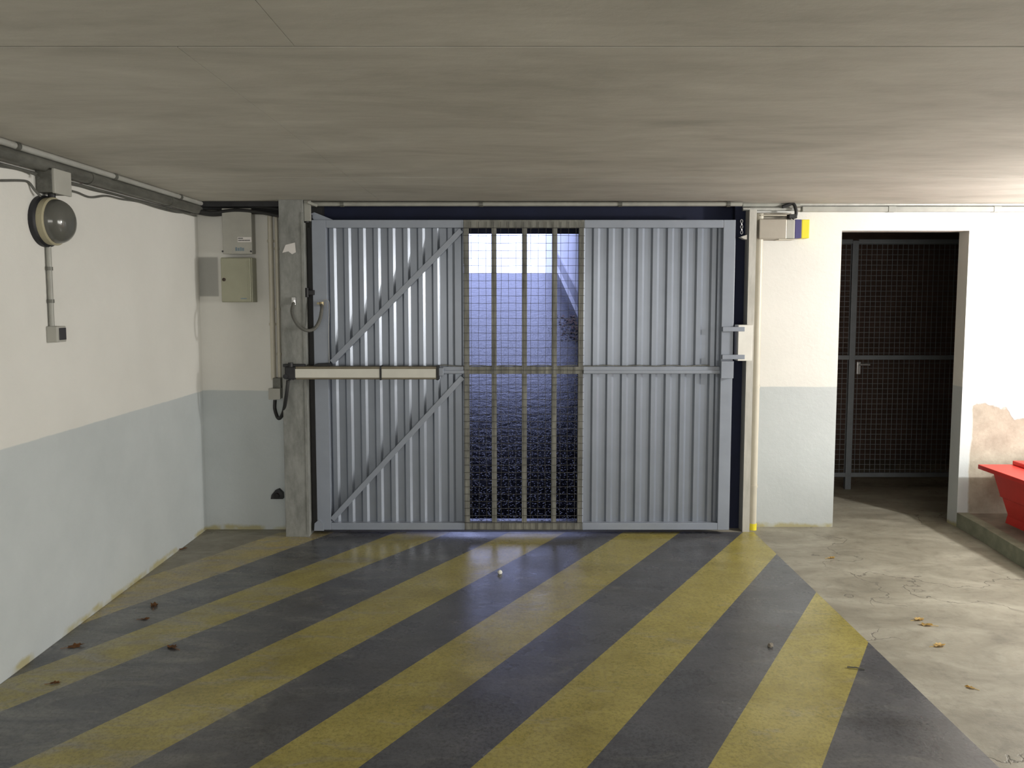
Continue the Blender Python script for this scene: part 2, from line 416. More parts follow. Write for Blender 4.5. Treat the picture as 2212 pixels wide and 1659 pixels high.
# outside: ramp, its walls and an unseen slab added to shade its foot
RS = .2
def rmp(bm):
    prism(bm, [(5.5, -.2), (5.5, 0), (5.6, 0), (16.1, 2.1), (40, 2.1), (40, -.2)], 'x', -2.2, 1.61)
struct('floor_ramp', rmp, M['asphalt'])
def rwall(bm):
    pts = [(1.56, 5.51), (1.56, 7.6), (1.03, 10.6), (.92, 16.1), (.92, 22), (1.61, 22), (1.61, 5.50)]
    prism(bm, pts, 'z', -.2, 5.0)
struct('wall_ramp_right', rwall, M['outwall'])
def rband(bm):     # grey sloping plinth along the foot of the wall, following the ramp
    P = [(1.03, 10.6), (.92, 16.1)]
    for (xa, ya), (xb, yb) in zip(P, P[1:]):
        za, zb = RS*(ya-5.6), RS*(yb-5.6)
        q = [(xa-.03, ya, za+.20), (xb-.03, yb, zb+.20), (xb+.05, yb, zb+.20), (xa+.05, ya, za+.20)]
        t = [(xa-.03, ya, za+.42), (xb-.03, yb, zb+.42), (xb+.05, yb, zb+.42), (xa+.05, ya, za+.42)]
        A = [bm.verts.new(p) for p in q]; T = [bm.verts.new(p) for p in t]
        bm.faces.new(A); bm.faces.new(T)
        for i in range(4): bm.faces.new((A[i], A[(i+1) % 4], T[(i+1) % 4], T[i]))
struct('baseboard_ramp', rband, M['outband'])
struct('wall_ramp_left', B(-2.2, -1.36, 5.60, 16, -.2, 4.0), M['outwall'])
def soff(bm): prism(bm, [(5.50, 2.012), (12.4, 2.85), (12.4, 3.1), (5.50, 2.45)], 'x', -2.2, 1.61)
struct('ramp_shade_slab', soff, M['joint'])  # unseen roof, sized to keep sky light off the lower ramp

# kerb and raised platform right of the doorway
kp = [(3.066, 5.39), (3.05, 5.1), (2.985, 4.55), (2.955, 3.9), (2.95, 1.0)]
def kerbb(bm):
    prism(bm, kp+[(p[0]+.075, p[1]) for p in kp[::-1]], 'z', 0, .10)
struct('baseboard_right', kerbb, M['kerb'])
def plat(bm):
    prism(bm, [(p[0]+.076, p[1]) for p in kp]+[(XR, 1.0), (XR, 5.39)], 'z', 0, .094)
struct('floor_platform', plat, M['dirt'])

# ------------------------------------------------------------------ the gate
GY = 5.20
gxl, gxr, gzb, gzt = -1.296, 1.446, .034, 2.077
gate = thing('metal_gate', 'blue-grey steel vehicle gate with ribbed sheets and barred mesh centre', 'gate', (0, GY+.03, 0))
mxl, mxr = -.315, .468
zm0, zm1 = on_front(1106, 808, GY)[1], on_front(1106, 792, GY)[1]
zt0 = on_front(1106, 492, GY)[1]; zb1 = on_front(1106, 1130, GY)[1]
sl, sr = -1.204, 1.368
G = lambda n, b, m='gate', **k: obj(n, b, M[m], gate, **k)
G('stile', B(gxl, sl, GY, GY+.06, gzb, gzt, bev=.003)); G('stile', B(sr, gxr, GY, GY+.06, gzb, gzt, bev=.003))
for (xa, xb) in ((sl, mxl), (mxr, sr)):
    G('top_rail', B(xa, xb, GY+.001, GY+.06, zt0, gzt, bev=.003))
    G('bottom_rail', B(xa, xb, GY+.001, GY+.06, gzb, zb1, bev=.003))
    def mr(bm, xa=xa, xb=xb):
        box(bm, xa, xb, GY+.004, GY+.055, zm0, zm1, bev=.003); box(bm, xa, xb, GY-.008, GY+.004, zm0+.004, (zm0+zm1)/2, bev=.002)
    G('middle_rail', mr)
# barred centre in dirty galvanised steel
for z0, z1, nm in ((zt0, gzt, 'top_rail'), (zm0, zm1, 'middle_rail'), (gzb, zb1, 'bottom_rail')):
    G(nm, B(mxl, mxr, GY+.001, GY+.055, z0, z1, bev=.003), 'galv', label='grimy brownish rail behind the wire mesh')
for x in (mxl+.002, mxr-.034): G('mesh_post', B(x, x+.032, GY+.002, GY+.05, zb1, zt0, bev=.003), 'galv', label='grimy grey post at the edge of the mesh')
for px in (1067, 1133, 1198):
    x = on_front(px, 650, GY)[0]
    G('vertical_bar', B(x-.0165, x+.0165, GY+.004, GY+.044, zb1, zt0, bev=.003), 'galv', label='grimy grey upright bar')
# wire mesh
def mesh(bm):
    x0, x1, z0, z1 = mxl-.003, mxr+.003, gzb+.002, gzt-.012; r = .0017
    n = int((z1-z0)/.0485)
    for i in range(n+1):
        z = z0+i*.0485; pts = []
        for k in range(13):
            t = k/12; pts.append((x0+(x1-x0)*t, GY-.006+.0008*math.sin(k*2+i), z+.0012*math.sin(k*1.3+i*2.1)))
        tube(bm, pts, r, 4)
    n = int((x1-x0)/.0485)
    for i in range(n+1):
        x = x0+.004+i*.0485; pts = [(x+.0015*math.sin(k*1.1+i*1.7), GY-.003, z0+(z1-z0)*k/20) for k in range(21)]
        tube(bm, pts, r*.9, 4)
G('wire_mesh', mesh, 'wire', kind='stuff')
# ribbed sheets
def sheet(x0, x1, z0, z1, phase):
    def b(bm):
        pit = .0965; yf, yb = GY+.0345, GY+.0472
        prof = []   # (x, y) along one pitch: low flat, dark slope, front flat, bright slope
        x = phase
        while x > x0: x -= pit
        while x < x1+pit:
            prof += [(x, yf), (x+.015, yb), (x+.057, yb), (x+.069, yf)]
            x += pit
        P = []
        for i, (a, b_) in enumerate(zip(prof, prof[1:])):
            (xa, ya), (xb, yb2) = a, b_
            if xb <= x0 or xa >= x1: continue
            if xa < x0: t = (x0-xa)/(xb-xa); ya = ya+(yb2-ya)*t; xa = x0
            if not P: P.append((xa, ya))
            if xb > x1: t = (x1-xa)/(xb-xa); yb2 = ya+(yb2-ya)*t; xb = x1
            P.append((xb, yb2))
        q = P+[(a, c+.0012) for a, c in P[::-1]]
        n = len(P)
        lo = [bm.verts.new((a, c, z0)) for a, c in q]; hi = [bm.verts.new((a, c, z1)) for a, c in q]
        m = len(q)
        for i in range(m): bm.faces.new((lo[i], lo[(i+1) % m], hi[(i+1) % m], hi[i]))
        for i in range(n-1):
            bm.faces.new((lo[i], lo[i+1], lo[m-2-i], lo[m-1-i])); bm.faces.new((hi[i], hi[i+1], hi[m-2-i], hi[m-1-i]))
    return b
pl = on_front(723.5, 640, GY+.045)[0]; pr = on_front(1290.5, 640, GY+.045)[0]
for (xa, xb, ph) in ((sl, mxl, pl), (mxr, sr, pr)):
    for (za, zb) in ((zb1, zm0), (zm1, zt0)): G('ribbed_sheet', sheet(xa, xb, za, zb, ph), 'sheet')
# diagonal braces
def brace(p, q):
    (xa, za), (xb, zb) = on_front(*p, GY), on_front(*q, GY)
    def b(bm):
        d = Vector((xb-xa, 0, zb-za)).normalized(); n = Vector((-d.z, 0, d.x))*.0175
        A = Vector((xa, 0, za)); Bq = Vector((xb, 0, zb))
        prism(bm, [((v.x), (v.z)) for v in (A-n, Bq-n, Bq+n, A+n)], 'y', GY+.001, GY+.034)
        bmesh.ops.bevel(bm, geom=bm.edges[:], offset=.002, segments=1, affect='EDGES')
    return b
G('diagonal_brace', brace((716, 783), (996, 497))); G('diagonal_brace', brace((717, 1123), (999, 815)))
# gusset, foot and hinge lugs on the hinge side
def gus(bm): prism(bm, [on_front(*p, GY+.03) for p in ((671, 462), (680, 459), (722, 476), (680, 478))], 'y', GY+.02, GY+.04)
G('hinge_gusset', gus)
def foot(bm): prism(bm, [on_front(*p, GY) for p in ((680, 1130), (690, 1122), (700, 1130), (700, 1146), (679, 1146))], 'y', GY-.006, GY)
G('foot_plate', foot)
def lug(bm):
    x, z = on_front(665, 632, GY)
    box(bm, x-.03, x+.045, GY-.012, GY+.02, z-.016, z+.016, bev=.004); tube(bm, [(x, GY-.02, z-.03), (x, GY-.02, z+.03)], .010, 12)
G('hinge_lug', lug, 'blackmetal')
def lug2(bm):
    x, z = on_front(664, 468, GY)
    box(bm, x-.035, x+.03, GY-.01, GY+.02, z-.012, z+.012, bev=.004); tube(bm, [(x, GY-.015, z-.04), (x, GY-.015, z+.02)], .014, 12)
G('hinge_lug', lug2, 'blackmetal')
# flat black strip added for the shade in the hinge-side gap
G('gap_shade_strip', B(-1.333, -1.300, GY+.03, GY+.05, .02, 2.03), 'black')
# latch box and rod on the closing side
def lbox(bm):
    (x0, z1), (x1, z0) = on_front(1557, 780, GY-.02), on_front(1583, 817, GY-.02); box(bm, x0, x1, GY-.035, GY, z0, z1, bev=.003)
G('latch_box', lbox)
def rod(bm):
    (xa, za), (xb, zb) = on_front(1588, 516, GY), on_front(1584, 700, GY)
    tube(bm, [(xa, GY+.01, za), (xb, GY+.01, zb)], .005, 8)
    for t in (0, 1): tube(bm, [((xa, xb)[t]-.015, GY+.01, (za, zb)[t]), ((xa, xb)[t]+.003, GY+.01, (za, zb)[t])], .008, 8)
G('locking_rod', rod)
for a in ((1560, 706, 1609, 716), (1559, 766, 1609, 776)):
    (x0, z1), (x1, z0) = on_front(a[0], a[1], GY-.01), on_front(a[2], a[3], GY-.03)
    G('catch_arm', B(x0, x1, GY-.028, GY-.001, z0, z1, bev=.002))
# cable clipped along the top of the middle rail
def cab(bm):
    pts = []
    for i in range(60):
        x = -.50+(1.30+.50)*i/59; pts.append((x, GY+.012, zm1+.005+.004*math.sin(i*.9)*(1 if x < .4 else .6)))
    tube(bm, pts, .003, 6)
G('cable', cab, 'galv')
# thin cable from hose end
# white catch plate on the jamb
def cp(bm):
    (x0, z1), (x1, z0) = on_front(1594, 702, 5.19), on_front(1623, 779, 5.19); box(bm, x0, x1, 5.175, 5.268, z0, z1, bev=.002)
tag(obj('catch_plate', cp, M['white'], origin=(1.55, 5.2, 1.2)), 'white steel catch plate on the jamb beside the gate', 'plate')

# ------------------------------------------------------------------ gate operator (long arm across the gate)
def P(px, py, Y): x, z = on_front(px, py, Y); return Vector((x, Y, z))
OY = 5.095
a0 = P(637, 792, OY); a1 = P(946, 820, OY); mid = P(822, 800, OY).x
op = thing('gate_operator', 'long cream and bronze electric operator arm across the gate', 'gate opener', (a0.x, OY+.04, a1.z))
obj('housing', B(a0.x, a1.x, OY+.006, OY+.085, a1.z, a0.z, bev=.004), M['bronze'], op)
zc0, zc1 = P(700, 816, OY).z, P(700, 797, OY).z
obj('cover', B(a0.x+.001, mid-.006, OY-.002, OY+.007, zc0, zc1, bev=.002), M['cream'], op)
obj('cover', B(mid+.006, a1.x-.012, OY-.002, OY+.007, zc0, zc1, bev=.002), M['cream'], op)
obj('joint_ring', B(mid-.005, mid+.005, OY-.005, OY+.088, a1.z-.004, a0.z+.004, bev=.002), M['black'], op)
obj('end_cap', B(a1.x-.010, a1.x+.004, OY-.004, OY+.088, a1.z-.004, a0.z+.004, bev=.002), M['black'], op)
def br(bm):
    a, b = P(609, 786, OY), P(638, 820, OY)
    box(bm, a.x+.015, b.x+.002, OY+.0, OY+.055, b.z, a.z-.02, bev=.008)
    box(bm, a.x, b.x+.055, OY+.02, 5.15, a.z-.022, a.z-.004, bev=.004)
    tube(bm, [(a.x+.05, OY+.02, b.z-.006), (a.x+.05, OY+.02, a.z+.006)], .016, 14)
    tube(bm, [(a.x+.022, OY+.015, b.z+.02), (a.x+.022, OY-.008, b.z+.02)], .016, 14)
obj('wall_bracket', br, M['blackmetal'], op)
def br2(bm):
    a, b = P(676, 785, GY-.02), P(722, 793, GY-.02)
    prism(bm, [(a.x, b.z), (a.x+.03, a.z), (b.x-.03, a.z+.004), (b.x, b.z-.004)], 'y', OY+.03, GY+.0)
obj('release_cover', br2, M['black'], op)
def br3(bm):
    box(bm, a1.x, a1.x+.03, OY+.045, GY-.001, a1.z+.02, a0.z-.012, bev=.003)
obj('gate_bracket', br3, M['gate'], op)
# black cable loop from junction box to operator
def P3(px, py, Y): return tuple(P(px, py, Y))
pts = curve_pts([P3(594, 864, 5.28), P3(594, 885, 5.27), P3(602, 904, 5.23), P3(612, 890, 5.17), P3(619, 850, 5.12), P3(622, 822, 5.115)], 6)
tag(obj('cable_loop', lambda bm: tube(bm, pts, .0115, 10), M['black'], smooth=True, origin=pts[3]), 'thick black cable looping from junction box up to operator arm', 'cable')
j0, j1 = P(580, 839, 5.25), P(606, 863, 5.25)
jb = thing('junction_box', 'small beige junction box with black cable, low beside the column', 'electrical box', ((j0.x+j1.x)/2, YF, j1.z))
obj('body', B(j0.x+.004, j1.x-.002, 5.255, YF, j1.z+.003, j0.z-.003, bev=.003), M['boxgrey'], jb)
obj('lid', B(j0.x, j1.x, 5.243, 5.256, j1.z, j0.z, bev=.003), M['boxgrey'], jb)
k0, k1 = P(589, 816, 5.29), P(612, 839, 5.29)
obj('cable_gland', B(k0.x+.005, k1.x-.012, 5.27, YF, j0.z-.003, k0.z, bev=.004), M['pipe'], jb)

# vertical conduits beside the column
def vcond(px_t, px_b, y_t, y_b, Y, r, mat, name, label, clips, group=None):
    a, b = P(px_t, y_t, Y), P(px_b, y_b, Y); x = (a.x+b.x)/2
    t = thing(name, label, 'pipe', (x, Y, b.z), group)
    obj('pipe', lambda bm: tube(bm, [(x, Y, b.z), (x, Y, a.z)], r, 16), M[mat], t, smooth=True)
    for z in clips:
        def cl(bm, z=z):
            tube(bm, [(x, Y, z-.008), (x, Y, z+.008)], r+.003, 16); box(bm, x-r-.012, x+r+.012, Y+r-.002, Y+r+.006, z-.008, z+.008)
        obj('clip', cl, M[mat], t, smooth=True)
    return t
vcond(586, 588, 456, 820, YF-.022, .016, 'pvc', 'conduit', 'ivory conduit nearest the electrical boxes, down to the junction box', (1.95, 1.4))
vcond(601, 600, 462, 822, YF-.016, .011, 'pvc', 'conduit', 'thin ivory conduit hard against the grey column', (1.9, 1.5, 1.2))
vcond(1633, 1634, 462, 1137, 5.325, .024, 'pvc', 'conduit', 'cream vertical pipe with yellow foot right of the gate', (1.75, .98, .3))
x = P(1633.5, 800, 5.325).x
tag(obj('paint_mark', lambda bm: tube(bm, [(x+.002, 5.325, .0), (x+.002, 5.325, .045)], .0255, 16), M['yellowcap'], smooth=True, origin=(x, 5.325, 0)), 'yellow paint ring at the foot of the cream pipe', 'marking')

# ------------------------------------------------------------------ electrical boxes on the left front wall
e0, e1 = P(479, 450, 5.24), P(545, 549, 5.24)
eb = thing('electrical_box', 'cream meter box with white sticker, upper of two boxes', 'electrical box', ((e0.x+e1.x)/2, YF, e1.z))
obj('body', B(e0.x+.006, e1.x-.004, 5.255, YF, e1.z+.005, e0.z-.002, bev=.006), M['boxgrey'], eb)
obj('cover', B(e0.x, e1.x, 5.235, 5.256, e1.z, e0.z, bev=.005), M['boxgrey'], eb)
s0, s1 = P(513, 512, 5.234), P(544, 523, 5.234)
st = obj('sticker', B(s0.x, s1.x-.002, 5.2335, 5.2352, s1.z, s0.z), M['paper'], eb, label='white sticker with two short lines of dark print')
def prn(bm):
    wd = s1.x-s0.x-.004; h = s0.z-s1.z; r = random.Random(3)
    for (za, length, zh) in ((.74, .36, .20), (.34, .86, .18)):
        x = s0.x+.004
        while x < s0.x+.004+wd*length:
            l = r.uniform(.003, .007); box(bm, x, x+l, 5.2328, 5.2336, s1.z+h*za-h*zh/2, s1.z+h*za+h*zh/2); x += l+.0016
obj('print_lines', prn, M['ink'], st)
f0, f1 = P(508, 534, 5.234), P(528, 542, 5.234)
def frr(bm):
    for i in range(4): box(bm, f0.x+(f1.x-f0.x)*i/4+.001, f0.x+(f1.x-f0.x)*(i+.8)/4, 5.2338, 5.2352, f1.z, f0.z-(.004 if i % 2 else 0))
obj('faded_print', frr, M['inkblue'], eb)
for (px, py) in ((541, 457), (481, 543), (542, 543)):
    c = P(px, py, 5.234); obj('screw', (lambda c: lambda bm: tube(bm, [(c.x, 5.232, c.z), (c.x, 5.24, c.z)], .006, 12))(c), M['ink'], eb)
e0, e1 = P(475, 556, 5.22), P(543, 653, 5.22)
lb = thing('electrical_cabinet', 'pale green-grey metal cabinet with round lock, below the meter box', 'electrical box', ((e0.x+e1.x)/2, YF, e1.z))
obj('body', B(e0.x, e1.x+.005, 5.235, YF, e1.z, e0.z, bev=.004), M['boxgreen'], lb)
dr = obj('door', B(e0.x+.004, e1.x, 5.218, 5.236, e1.z+.004, e0.z-.004, bev=.004), M['boxgreen'], lb)
c = P(484, 604, 5.218)
obj('lock', lambda bm: (lathe(bm, [(0, .011), (.006, .011), (.008, .008)], (c.x, 5.219, c.z), (0, -1, 0), 20), box(bm, c.x-.001, c.x+.001, 5.2095, 5.212, c.z-.006, c.z+.006)), M['green_knob'], dr, smooth=True)
n0, n1 = P(520, 644, 5.218), P(533, 646, 5.218)
obj('name_plate', B(n0.x, n1.x, 5.2165, 5.219, n1.z, n0.z), M['inkblue'], dr, label='tiny blue strip at the foot of the door')
obj('hinge_strip', B(e1.x-.016, e1.x-.010, 5.215, 5.219, e1.z+.02, e0.z-.02), M['boxgreen'], dr)

# rusty pipe stub low on the wall
c = P(601, 1066, YF)
tag(obj('pipe_stub', lambda bm: (prism(bm, [(c.x-.042, c.z-.03), (c.x+.04, c.z-.03), (c.x+.04, c.z+.01), (c.x+.012, c.z+.038), (c.x-.01, c.z+.03), (c.x-.036, c.z-.002)], 'y', YF-.035, YF),
    tube(bm, [(c.x, YF-.03, c.z-.005), (c.x, YF-.05, c.z-.008)], .02, 12)), M['blackmetal'], origin=(c.x, YF, c.z)), 'dark rusty stub low on the wall beside the column', 'pipe stub')

# ------------------------------------------------------------------ hose between column and gate
pts = [P(632, 652, 5.10), P(631, 672, 5.09), P(637, 692, 5.08), P(650, 708, 5.08), P(666, 714, 5.09), P(681, 708, 5.11), P(691, 690, 5.14), P(695, 668, 5.16), P(695, 656, 5.18)]
pts[0].y = 5.135
hz = thing('protective_hose', 'dusty grey hose hanging in a U between column and gate', 'hose', tuple(pts[0]))
cps = curve_pts(pts, 10)
def hose(bm):
    rr = [.0105 if i % 2 else .0118 for i in range(len(cps))]; tube(bm, cps, rr, 10)
obj('hose', hose, M['flex'], hz, smooth=True)
obj('end_clamp', lambda bm: (tube(bm, [pts[0]+Vector((0, 0, .012)), pts[0]-Vector((0, 0, .018))], .014, 12), box(bm, pts[0].x-.012, pts[0].x+.012, 5.125, 5.152, pts[0].z-.005, pts[0].z+.028)), M['steel'], hz, smooth=True)
obj('end_clamp', lambda bm: (tube(bm, [pts[-1]+Vector((0, 0, .012)), pts[-1]-Vector((0, 0, .016))], .014, 12), box(bm, pts[-1].x-.03, pts[-1].x+.01, 5.175, 5.20, pts[-1].z-.004, pts[-1].z+.008)), M['brass'], hz, smooth=True)
q = curve_pts([P3(696, 654, 5.185), P3(700, 648, 5.185), P3(708, 649, 5.19), P3(711, 660, 5.196), P3(710, 720, 5.198), P3(711, 785, 5.198)], 6)
obj('thin_wire', lambda bm: tube(bm, q, .0022, 6), M['pvcgrey'], hz)

# ------------------------------------------------------------------ pipes under the ceiling
# left wall
def run(name, label, pts, r, mat, clips=None, group=None, cat='pipe'):
    t = thing(name, label, cat, tuple(pts[0]), group)
    obj('pipe', lambda bm: tube(bm, pts, r, 14), M[mat], t, smooth=True)
    for p in clips or []:
        def cl(bm, p=p):
            d = (Vector(pts[1])-Vector(pts[0])).normalized(); tube(bm, [Vector(p)-d*.012, Vector(p)+d*.012], r+.004, 14)
        obj('clip', cl, M['pipe'], t, smooth=True)
    return t
run('ceiling_pipe', 'thick dusty grey pipe along the top of the left wall', [(-2.045, -5.9, 2.149), (-2.045, 5.25, 2.149)], .031, 'pipe', [(-2.045, y, 2.149) for y in (3.0, 3.9, 4.8)])
run('ceiling_pipe', 'thin pale pipe above the thick left wall pipe, against the ceiling', [(-2.018, -5.9, 2.185), (-2.018, 5.28, 2.185)], .014, 'pipe_light', [(-2.018, y, 2.185) for y in (3.3, 4.1, 4.9)])
run('ceiling_pipe', 'second thin pipe behind the lamp box, under the thick pipe', [(-2.073, -5.9, 2.110), (-2.073, 5.28, 2.110)], .006, 'pipe')
# dangling cables on left wall
def sag(pl, r, label, mat='flex'):
    p = curve_pts(pl, 6); tag(obj('wall_cable', lambda bm: tube(bm, p, r, 6), M[mat], smooth=True, origin=tuple(p[0])), label, 'cable')
def W(px, py, dx=.006):
    y, z = on_side(px, py, XL+dx); return (XL+dx, y, z)
sag([W(-60, 350), W(0, 359), W(40, 366), W(72, 376, .02), W(84, 384, .04)], .005, 'upper thin cable reaching the lamp box from the left edge')
sag([W(-60, 390), W(0, 390), W(45, 390), W(62, 394), W(76, 412, .02), W(88, 424, .03)], .0055, 'lower thin cable looping down to the lamp from the left edge')
sag([W(136, 408, .03), W(165, 415), W(195, 426), W(230, 423), W(262, 430), W(300, 436), W(345, 450), W(385, 459), W(424, 459)], .0055, 'thin cable drooping along the left wall right of the lamp')
sag([W(136, 395, .03), W(170, 402), W(205, 412), W(250, 421), W(290, 430), W(330, 440), W(400, 457), W(426, 455)], .004, 'thinner cable above the drooping one, right of the lamp')
# black cable bundle along the left front wall
for i in range(5):
    r0 = random.Random(i)
    yy = YF-.02-.018*i; z0 = 2.185-.008*i-(i % 2)*.02
    pp = curve_pts([(XL+.02, yy-.02, z0-.01), (-1.95, yy, z0-.02+r0.uniform(-.01, .01)), (-1.8, yy, z0-.01), (-1.65, yy, z0-.012+r0.uniform(-.012, .012)), (cx0-.002, min(yy, 5.27), z0-.02-(.03 if i == 4 else 0))], 6)
    lab = ['black cable tight against the ceiling above the meter box', 'black cable of the bundle, second below the ceiling', 'middle black cable of the bundle above the meter box',
           'fourth black cable of the bundle above the meter box', 'outermost black cable, sagging beside the grey column'][i]
    tag(obj('wall_cable', lambda bm: tube(bm, pp, .012, 8), M['black'], smooth=True, origin=tuple(pp[0])), lab, 'cable', 'black cables above the meter box')
tag(obj('cable_tray', B(XL+.03, cx0-.003, YF-.10, YF-.002, 2.165, 2.199, bev=.003), M['blackmetal'], origin=(-1.8, YF, 2.165)), 'dark cable tray against the ceiling above the meter box', 'cable tray')
# beige conduit above the gate
z = P(1106, 441, 5.22).z
run('ceiling_conduit', 'beige pipe running along the ceiling above the gate', [(-1.30, 5.22, z), (1.49, 5.22, z)], .014, 'pvcgrey', [(x, 5.22, z) for x in (-1.1, -.2, .7, 1.4)])
tag(obj('corner_bracket', lambda bm: (box(bm, cx1+.002, cx1+.045, 5.17, 5.19, P(660, 478, 5.18).z, 2.197, bev=.003),
     tube(bm, [(cx1+.03, 5.16, 2.185), (cx1+.085, 5.185, 2.165)], .010, 8)), M['pvcgrey'], origin=(cx1+.02, 5.18, 2.15)), 'small grey bracket at the top of the column beside the gate', 'bracket')
# right: two pipes then a long trunking
za, zb = P(1700, 444, 5.35).z, P(1700, 452, 5.35).z
run('ceiling_pipe', 'upper grey pipe above the yellow-ended box', [(1.53, 5.35, za+.004), (1.91, 5.35, za+.004)], .013, 'pvcgrey')
run('ceiling_pipe', 'lower pale pipe above the yellow-ended box', [(1.53, 5.345, zb), (1.91, 5.345, zb)], .012, 'pipe_light')
tr = thing('cable_trunking', 'long grey trunking along the ceiling above the doorway', 'trunking', (1.93, YR, 2.14))
t0, t1 = P(1900, 442, 5.35).z, P(1900, 457, 5.35).z
obj('trunking_lid', B(1.93, XR, 5.35, YR, t1, t0-.012, bev=.003), M['pvcgrey'], tr)
obj('pipe', lambda bm: tube(bm, [(1.6, 5.365, t0+.002), (XR, 5.365, t0+.002)], .010, 12), M['pipe_light'], tr, smooth=True)
for x in (2.5, 3.2, 3.9):
    obj('joint_cover', B(x, x+.05, 5.347, YR, t1-.002, t0-.010, bev=.002), M['pvcgrey'], tr)

# ------------------------------------------------------------------ yellow-ended box right of gate
Yb = 5.27
b0, b1 = P(1641, 473, Yb), P(1753, 517, Yb)
xa, xb, xc, xd = P(1700, 490, Yb).x, P(1719, 490, Yb).x, P(1733, 490, Yb).x, P(1751, 490, Yb).x
sb = thing('sensor_box', 'grey steel box with navy and yellow end beside the cream pipe', 'warning light', ((b0.x+xd)/2, YR, b1.z))
obj('mounting_plate', B(b0.x, xb+.005, YR-.02, YR, b1.z+.0, b0.z+.05, bev=.002), M['stainless'], sb)
obj('body', B(b0.x, xa, Yb, YR-.02, b1.z+.003, b0.z, bev=.006), M['stainless'], sb)
obj('cap_sleeve', B(xa, xb, Yb+.012, YR-.02, b1.z+.006, b0.z-.003, bev=.006), M['boxgrey'], sb, smooth=False)
obj('navy_band', B(xb, xc, Yb+.012, YR-.02, b1.z+.008, b0.z-.002, bev=.002), M['bluecap'], sb, label='dark violet-blue band')
obj('yellow_cap', B(xc, xd, Yb+.012, YR-.02, b1.z+.008, b0.z-.002, bev=.006), M['yellowcap'], sb, label='lemon yellow end cap')
obj('bottom_rim', B(xa-.05, xb, Yb+.004, YR-.02, b1.z-.002, b1.z+.003), M['pvc'], sb)
obj('top_rim', B(b0.x+.01, xa, Yb+.01, YR-.02, b0.z+.022, b0.z+.028), M['pvc'], sb)
pp = curve_pts([P3(1690, 447, 5.33), P3(1712, 440, 5.32), P3(1719, 452, 5.31), P3(1719, 465, 5.31), P3(1712, 472, 5.31)], 6)
cg = thing('cable_clamp', 'black cable elbow dropping into the yellow-ended box', 'cable', tuple(pp[0]))
obj('elbow', lambda bm: tube(bm, pp, .011, 10), M['black'], cg, smooth=True)
c0, c1 = P(1703, 463, 5.32), P(1720, 472, 5.32)
obj('cable_gland', B(c0.x, c1.x, 5.30, 5.35, c1.z, c0.z, bev=.003), M['black'], cg)
# chain by jamb
ch = thing('chain', 'short steel chain hanging between gate and jamb, at the top', 'chain', tuple(P(1603, 475, 5.24)))
for i in range(5):
    c = P(1602, 478+i*6, 5.24)
    ax = (Vector((1, 0, 0)), Vector((0, 1, 0)))[i % 2]
    obj('chain_link', (lambda c, ax: lambda bm: torus(bm, c, .007, .0022, ax, Vector((0, 0, 1)), 1.6))(c, ax), M['steel'], ch, smooth=True)
c = P(1604, 514, 5.25)
obj('hook_plate', lambda bm: prism(bm, [(c.x-.022, c.z+.004), (c.x+.02, c.z+.018), (c.x+.02, c.z-.012), (c.x, c.z-.008)], 'y', 5.22, 5.27), M['jamb'], ch)

# ------------------------------------------------------------------ bulkhead lamp, its box, conduit and switch on the left wall
ly, lz = 3.575, on_side(90, 478, XL)[1]
lamp = thing('bulkhead_lamp', 'round unlit bulkhead lamp with dusty glass dome on left wall', 'lamp', (XL, ly, lz))
obj('base', lambda bm: lathe(bm, [(0, .113), (.02, .113), (.026, .108), (.03, .100)], (XL, ly, lz), (1, 0, 0), 40), M['blackmetal'], lamp, smooth=True)
obj('rim', lambda bm: lathe(bm, [(.028, .104), (.055, .106), (.060, .102), (.060, .095)], (XL, ly, lz), (1, 0, 0), 40), M['tan'], lamp, smooth=True)
obj('glass_dome', lambda bm: lathe(bm, [(.058, .098)]+[(.06+.068*math.sin(a*math.pi/20), .098*math.cos(a*math.pi/20)**.75) for a in range(1, 10)]+[(.128, 0)], (XL, ly, lz), (1, 0, 0), 40), M['glassy'], lamp, smooth=True)
y0, z1 = on_side(82, 374, XL+.01); z0 = on_side(86, 424, XL+.01)[1]
bx = thing('junction_box', 'grey square junction box directly above the round lamp', 'electrical box', (XL, y0+.05, z0))
obj('body', B(XL, XL+.075, 3.53, 3.655, lz+.122, lz+.222, bev=.005), M['pipe'], bx)
obj('lid', B(XL+.075, XL+.088, 3.525, 3.66, lz+.118, lz+.226, bev=.004), M['boxgrey'], bx)
obj('cable_gland', lambda bm: tube(bm, [(XL+.035, 3.59, lz+.10), (XL+.035, 3.59, lz+.125)], .016, 12), M['black'], bx)
sz0, sz1 = on_side(100, 740, XL)[1], on_side(100, 705, XL)[1]
cd = thing('conduit', 'grey conduit dropping from the round lamp to the switch', 'pipe', (XL+.012, 3.585, sz1))
obj('pipe', lambda bm: tube(bm, [(XL+.013, 3.585, sz1), (XL+.013, 3.585, lz-.105)], .011, 14), M['pvcgrey'], cd, smooth=True)
for z in (1.70, 1.555):
    obj('clip', (lambda z: lambda bm: (tube(bm, [(XL+.013, 3.585, z-.008), (XL+.013, 3.585, z+.008)], .0145, 14), box(bm, XL, XL+.006, 3.585, 3.615, z-.006, z+.006)))(z), M['pipe'], cd, smooth=True)
sw = thing('light_switch', 'small square light switch with dark rocker below the lamp', 'switch', (XL, 3.6, sz0))
obj('body', B(XL, XL+.048, 3.56, 3.635, sz0, sz1, bev=.004), M['boxgrey'], sw)
obj('rocker', B(XL+.048, XL+.053, 3.577, 3.627, sz0+.010, sz1-.008, bev=.002), M['ink'], sw)

